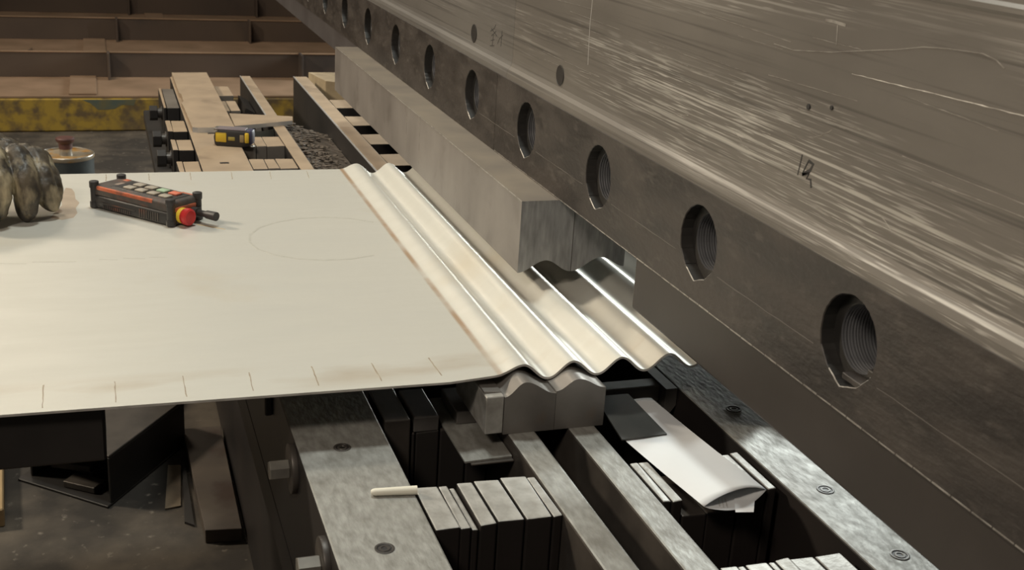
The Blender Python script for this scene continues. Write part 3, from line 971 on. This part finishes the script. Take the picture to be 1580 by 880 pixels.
# chalk
s = B()
ca, cb = Vector((.2602, 1.1570, ZB+.0046)), Vector((.3112, 1.1500, ZB+.0052))
s.tube([ca+(cb-ca)*f for f in (0, .03, .1, .5, 1)], [.0022, .0036, .0043, .0047, .0052], 14)
tag(s.obj('chalk_stick', chalk_m, smooth=True), 'short cream white chalk stick on the worn left side rail', 'chalk')

# ------------------------------------------------------------------ remote control on the sheet
rem = thing('crane_remote', (-.028, 2.133, 0), 'black and orange industrial crane remote control lying on the sheet', 'remote control', rz=math.atan2(-.743, .669))
Lr, Wr = .191, .072
B().box(.001, Lr-.001, .0005, Wr-.0005, .0015, .024, .004, 3).obj('lower_case', black_m, rem, True, space=True)
up = B().box(.002, Lr-.003, .0015, Wr-.0015, .0225, .0415, .005, 3).obj('upper_case', blackworn_m, rem, True, space=True)
B().box(.014, Lr-.045, .0007, .0065, .0335, .0408, .0022, 2).obj('trim_stripe', orange_m, rem, True, space=True, label='orange side stripe')
B().box(Lr-.0085, Lr-.0018, .010, Wr-.012, .0240, .0315, .0012, 2).obj('trim_stripe', orange_m, rem, True, space=True, label='orange end stripe')
B().box(.020, .032, Wr-.016, Wr-.006, .0405, .0421, .0006, 1).obj('trim_stripe', orange_m, rem, True, space=True, label='small orange patch')
B().box(Lr-.040, Lr-.010, Wr-.009, Wr-.0045, .0405, .0421, .0006, 1).obj('trim_stripe', orange_m, rem, True, space=True, label='small orange edge strip')
fp = B().box(.040, Lr-.016, .013, Wr-.012, .0410, .0424, .0006, 1).obj('key_panel', black_m, rem, space=True)
for a in range(4):
    for c_ in range(2):
        x0 = .062+a*.0275
        y0 = .016+c_*.0225
        m = btn_m
        nm = 'grey button'
        if c_ == 1 and a == 2: m, nm = btng_m, 'pale green button'
        if c_ == 1 and a == 3: m, nm = btnr_m, 'orange red button'
        B().box(x0, x0+.0195, y0, y0+.016, .0418, .0458, .0018, 2).obj('button', m, fp, True, space=True, label=nm)
B().box(.030, .042, .028, .044, .0412, .0418, .0003).obj('badge', M('worn badge', (.28, .21, .17), rough=.6), rem, space=True)
for x, y in ((.005, .005), (.005, Wr-.005), (Lr-.008, .006), (Lr-.006, Wr-.005)):
    s = B().cyl((x, y, .0005), (x, y, .0115), .0085, n=20, bev=.0015).cyl((x, y, .010), (x, y, .037), .0068, n=16).cyl((x, y, .0355), (x, y, .0475), .0082, n=20, bev=.0015)
    s.obj('corner_bumper', black_m, rem, True, space=True)
s = B()
for k in range(9):
    s.box(.116+k*.0052, k*.0052+.1185, -.0004, .0012, .005, .0195)
s.obj('vent_ribs', blackworn_m, rem, space=True)
s = B()
for k in range(14):
    s.box(.030+k*.0048, k*.0048+.0322, -.0004, .0012, .004, .010)
s.box(.028, .106, -.0004, .0014, .0125, .0140)
s.obj('grip_ribs', blackworn_m, rem, space=True)
es = B().cyl((Lr-.005, .024, .0165), (Lr+.0055, .024, .0165), .0135, .0135, 28, bev=.001).obj('stop_collar', yellow_m, rem, True, space=True, label='yellow collar')
B().lathe([(.0118, 0), (.0142, .003), (.0148, .009), (.0142, .0125), (.0115, .0142), (.0108, .0136), (.0001, .0136)], (Lr+.005, .024, .0165), axis='X', n=32).obj('stop_button', red_m, es, True, space=True, label='red mushroom stop button')
B().tube([(Lr-.006, .052, .0175), (Lr+.010, .052, .0175), (Lr+.0105, .052, .0175), (Lr+.026, .052, .0175), (Lr+.030, .052, .0178), (Lr+.050, .052, .0178)], [.0085, .0085, .0055, .0055, .0072, .0078], 18).obj('antenna_knob', black_m, rem, True, space=True)
B().cyl((Lr-.004, .064, .0008), (Lr-.004, .064, .024), .007, n=18).obj('corner_post', black_m, rem, True, space=True)

# ------------------------------------------------------------------ tape measure on the far rail
tm = thing('tape_measure', (.2955, 2.885, ZB), 'small black and yellow tape measure on the dusty left rail', 'tape measure', rz=math.radians(-20))
s = B().prism([(-.043, .004), (-.038, .0), (.030, .0), (.042, .003), (.042, .030), (.034, .0385), (-.030, .0395), (-.041, .034), (-.045, .022)], -.018, .018)
bmesh.ops.bevel(s.bm, geom=list(s.bm.edges), offset=.0022, segments=2, profile=.5, affect='EDGES')
tb = s.obj('case', black_m, tm, True, space=True)
B().box(-.040, -.014, -.0195, -.0175, .011, .033, .002, 2).obj('face_plate', yellow_m, tb, True, space=True, label='yellow face plate')
B().box(-.010, .006, -.0190, -.0175, .015, .024, .001, 2).obj('label_patch', M('dull yellow print', (.42, .33, .08), rough=.5), tb, True, space=True, label='dull yellow label')
B().box(.018, .028, -.0190, -.0175, .012, .030, .001, 2).obj('label_patch', M('tan print', (.36, .27, .14), rough=.5), tb, True, space=True, label='tan label')
B().box(.030, .040, -.0210, -.0160, .011, .036, .003, 2).obj('lock_button', yellow_m, tm, True, space=True, label='yellow lock button')
B().box(-.040, .030, -.0165, .0165, .0385, .0425, .002, 2).obj('grip_top', M('greyish purple rubber', (.17, .14, .15), rough=.6), tm, True, space=True)
B().box(.030, .047, -.015, .017, .006, .041, .005, 2).obj('rubber_end', navy_m, tm, True, space=True, label='navy rubber end')
B().box(-.046, -.036, -.014, .012, .037, .0425, .002, 2).obj('screw_cap', steel_m, tm, True, space=True)
B().box(.044, .052, -.020, -.008, .001, .005, .001).obj('hook', steel_m, tm, space=True, label='bright steel hook')

# ------------------------------------------------------------------ can behind the sheet
cx, cy = -.137, 4.63
can = thing('grease_can', (cx, cy, ZF), 'grey round can with a brown capped spout on the floor behind the sheet', 'can')
B().lathe([(.094, 0), (.097, .004), (.097, .35), (.0001, .35)], (cx, cy, ZF), n=48).obj('can_body', can_m, can, smooth=True)
B().lathe([(.0975, .344), (.0995, .348), (.0995, .3565), (.0970, .359), (.0945, .3565), (.0940, .3525), (.0001, .3525)], (cx, cy, ZF), n=48).obj('lid', [canlid_m], can, smooth=True)
s = B(); n = 48
t = bmesh.new()
s.tube([(cx+.0975*math.cos(2*math.pi*k/48), cy+.0975*math.sin(2*math.pi*k/48), ZF+.358) for k in range(49)], .0022, 8)
s.obj('rim', steel_m, can, smooth=True, label='bright steel rim')
B().lathe([(.024, .352), (.022, .362), (.021, .377), (.022, .379), (.0001, .379)], (cx, cy, ZF), n=28).obj('neck', steel_m, can, smooth=True)
B().lathe([(.024, .376), (.024, .396), (.033, .406), (.034, .414), (.030, .418), (.0001, .4185)], (cx, cy, ZF), n=28).obj('cap', knob_m, can, smooth=True)

# ------------------------------------------------------------------ gloved hand (person standing outside the frame on the left)
per = thing('person', (-.17, 2.12, 0), 'person reaching in from the left, grimy leather work glove resting on the sheet', 'person')
g = bmesh.new()
def capsule(p0, p1, ra, rb, fl=1.0):
    p0, p1 = Vector(p0), Vector(p1)
    d = p1-p0
    n = 6
    for i in range(n+1):
        f = i/n
        t = bmesh.new()
        bmesh.ops.create_icosphere(t, subdivisions=2, radius=ra+(rb-ra)*f)
        c_ = p0+d*f
        for v in t.verts:
            v.co = Vector((v.co.x, v.co.y, v.co.z*fl))+c_
        me = bpy.data.meshes.new('t'); t.to_mesh(me); t.free(); g.from_mesh(me); bpy.data.meshes.remove(me)
# palm / back of the hand
capsule((-.300, 2.165, .122), (-.235, 2.150, .126), .036, .038)
capsule((-.245, 2.115, .116), (-.176, 2.072, .108), .034, .022)
capsule((-.245, 2.145, .122), (-.140, 2.092, .101), .034, .022)
capsule((-.240, 2.170, .118), (-.112, 2.125, .090), .033, .021)
capsule((-.230, 2.190, .108), (-.104, 2.158, .080), .030, .019)
# fingers: knuckle -> middle joint -> end joint -> tip
FR = [[.0245, .0228, .0215, .0195, .0150], [.0250, .0240, .0225, .0198, .0150], [.0235, .0222, .0212, .0180, .0115], [.0205, .0190, .0180, .0150, .0100]]
for ch, rad in zip(([(-.176, 2.068, .107), (-.166, 2.036, .078), (-.165, 2.030, .052), (-.170, 2.034, .030), (-.173, 2.040, .020)],
                    [(-.140, 2.090, .100), (-.1275, 2.060, .074), (-.1245, 2.052, .048), (-.1265, 2.054, .026), (-.129, 2.058, .014)],
                    [(-.114, 2.122, .089), (-.1045, 2.090, .070), (-.0985, 2.078, .052), (-.0930, 2.075, .035), (-.0865, 2.074, .021)],
                    [(-.104, 2.158, .078), (-.0935, 2.130, .060), (-.0895, 2.118, .042), (-.0880, 2.112, .028), (-.0865, 2.108, .017)]), FR):
    for (a, ra), (c_, rb) in zip(zip(ch, rad), list(zip(ch, rad))[1:]):
        capsule(a, c_, ra, rb)
# thumb, from the side of the palm down to the sheet
tc_ = [(-.232, 2.080, .092), (-.205, 2.036, .060), (-.188, 2.016, .034), (-.178, 2.018, .016)]
for (a, ra), (c_, rb) in zip(zip(tc_, (.026, .022, .019, .0125)), list(zip(tc_, (.026, .022, .019, .0125)))[1:]):
    capsule(a, c_, ra, rb)
s = B(); s.bm.free(); s.bm = g
go = s.obj('work_glove', glove_m, per, True)
rmod = go.modifiers.new('skin', 'REMESH'); rmod.mode = 'VOXEL'; rmod.voxel_size = .0021; rmod.use_smooth_shade = True
sm = go.modifiers.new('smooth', 'SMOOTH'); sm.factor = .5; sm.iterations = 3
tx = bpy.data.textures.new('wrinkles', 'CLOUDS'); tx.noise_scale = .030; tx.noise_depth = 2
dm = go.modifiers.new('wrinkles', 'DISPLACE'); dm.texture = tx; dm.strength = .0075; dm.mid_level = .5; dm.texture_coords = 'LOCAL'
s = B()
s.tube([(-.275, 2.160, .126), (-.285, 2.162, .127), (-.33, 2.17, .130), (-.42, 2.19, .15), (-.60, 2.23, .20)], [.046, .050, .052, .055, .060], 24)
s.obj('sleeve', sleeve_m, per, True, label='dark work sleeve')

# ------------------------------------------------------------------ scrap on the floor, lower left
def fl(z): return ZF+z
ax = Vector((.56, .83, 0)).normalized()       # length of the box section
bx_ = Vector((.745, -.667, 0)).normalized()   # across its open end
o0 = Vector((-.215, 2.765, ZF))
Wd, Ht, Ln, tk = .252, .130, .33, .007
scr = thing('box_section_scrap', tuple(o0), 'black offcut of steel box section with its open end facing the camera', 'scrap steel')
def hull(a0, a1, b0, b1, z0, z1, L0=0.0):
    P = lambda a, c_, z: o0+ax*a+bx_*c_+Vector((0, 0, z))
    t = bmesh.new()
    v = [t.verts.new(P(a, c_, z)) for z in (z0, z1) for a, c_ in ((a0, b0), (a1, b0), (a1, b1), (a0, b1))]
    for f in ((3, 2, 1, 0), (4, 5, 6, 7), (0, 1, 5, 4), (1, 2, 6, 5), (2, 3, 7, 6), (3, 0, 4, 7)):
        t.faces.new([v[k] for k in f])
    bmesh.ops.recalc_face_normals(t, faces=t.faces)
    bmesh.ops.bevel(t, geom=list(t.edges), offset=.0015, segments=1, profile=.5, affect='EDGES')
    return t
scrap_m = M('scrap steel top', (.085, .072, .062), (.05, .043, .038), 12, rough=.6, metal=.2)
s = B(); s.add(hull(-.015, Ln, -.02, Wd, 0, tk)); s.obj('bottom_wall', dark_m, scr)
s = B(); s.add(hull(0, Ln, Wd-tk, Wd, tk, Ht-tk)); s.obj('side_wall', dark_m, scr)
s = B(); s.add(hull(.01, Ln, 0, tk, tk, Ht-tk)); s.obj('side_wall', dark_m, scr)
t = hull(-.0, Ln, -.0, Wd, Ht-tk, Ht)
s = B(); s.add(t); s.obj('top_wall', scrap_m, scr)
rs = random.Random(5)
for k, (a, c_, z, l, w, r, lab) in enumerate(((.03, .15, tk, .12, .055, .2, 'short thick flat bar at the mouth of the black box section'), (.10, .10, tk, .15, .06, -.3, 'flat offcut lying deeper inside the black box section'),
                                             (.07, .09, tk+.0175, .14, .05, .5, 'flat offcut resting across others inside the black box section'), (.17, .17, tk, .11, .05, .1, 'flat offcut at the back right inside the black box section'),
                                             (.16, .16, tk+.0175, .12, .055, -.2, 'upper flat offcut at the back inside the black box section'))):
    l, w, r = l*.72, w*.8, r*.5
    c0 = o0+ax*a+bx_*c_+Vector((0, 0, z+.0092))
    s = B().box(c0.x-l/2, c0.x+l/2, c0.y-w/2, c0.y+w/2, c0.z-.008, c0.z+.008, .0015, 1, rot=r+math.atan2(bx_.y, bx_.x))
    tag(s.obj('steel_offcut', dull_m if k == 0 else scrap_m), lab, 'steel offcut', 'offcuts inside the box section')
slab_m = M('brown scrap slab', (.11, .088, .07), (.065, .052, .044), 7, rough=.7, metal=.1, c3=(.05, .03, .022), scale3=6, lo3=.55, hi3=.65)
tag(B().poly([(.166, 2.385, fl(.034)), (.2445, 2.375, fl(.034)), (.2485, 2.90, fl(.034)), (.153, 2.90, fl(.034))], .033, bev=.001).obj('steel_slab', slab_m),
    'thick brown steel slab on the floor leaning beside the press bed', 'steel slab')
tag(B().poly([(.1280, 2.480, fl(.006)), (.1480, 2.46, fl(.006)), (.1490, 2.77, fl(.006)), (.1420, 2.77, fl(.006))], .006).obj('narrow_strip', dark_m),
    'narrow dark steel strip on the floor beside the brown slab', 'steel strip')
tag(B().poly([(.089, 2.552, fl(.004)), (.1245, 2.558, fl(.004)), (.1385, 2.76, fl(.004)), (.108, 2.765, fl(.004))], .0035).obj('offcut_plate', M('pale offcut', (.27, .215, .15), (.20, .16, .115), 20, rough=.6, metal=.2)),
    'small pale tan steel offcut lying on the floor left of the slab', 'steel offcut')
pa = Vector((.070, 3.10, fl(.040))); pb = Vector((.185, 3.42, fl(.040)))
s = B().tube([pa, pb], .038, 20)
tag(s.obj('pipe_piece', M('brown pipe', (.15, .115, .085), (.10, .08, .06), 12, rough=.5, metal=.3), smooth=True), 'short brown steel pipe on the floor behind the box section', 'pipe')
tag(B().box(.0, .06, 3.22, 3.50, ZF, fl(.10), .003, rot=-.3).obj('black_block', dark_m), 'black steel block on the floor left of the short pipe', 'steel block')
tag(B().box(-.36, -.272, 2.55, 3.15, ZF, fl(.045), .003, rot=.06).obj('timber_batten', timber_m), 'light timber batten on the floor at the left edge', 'timber')
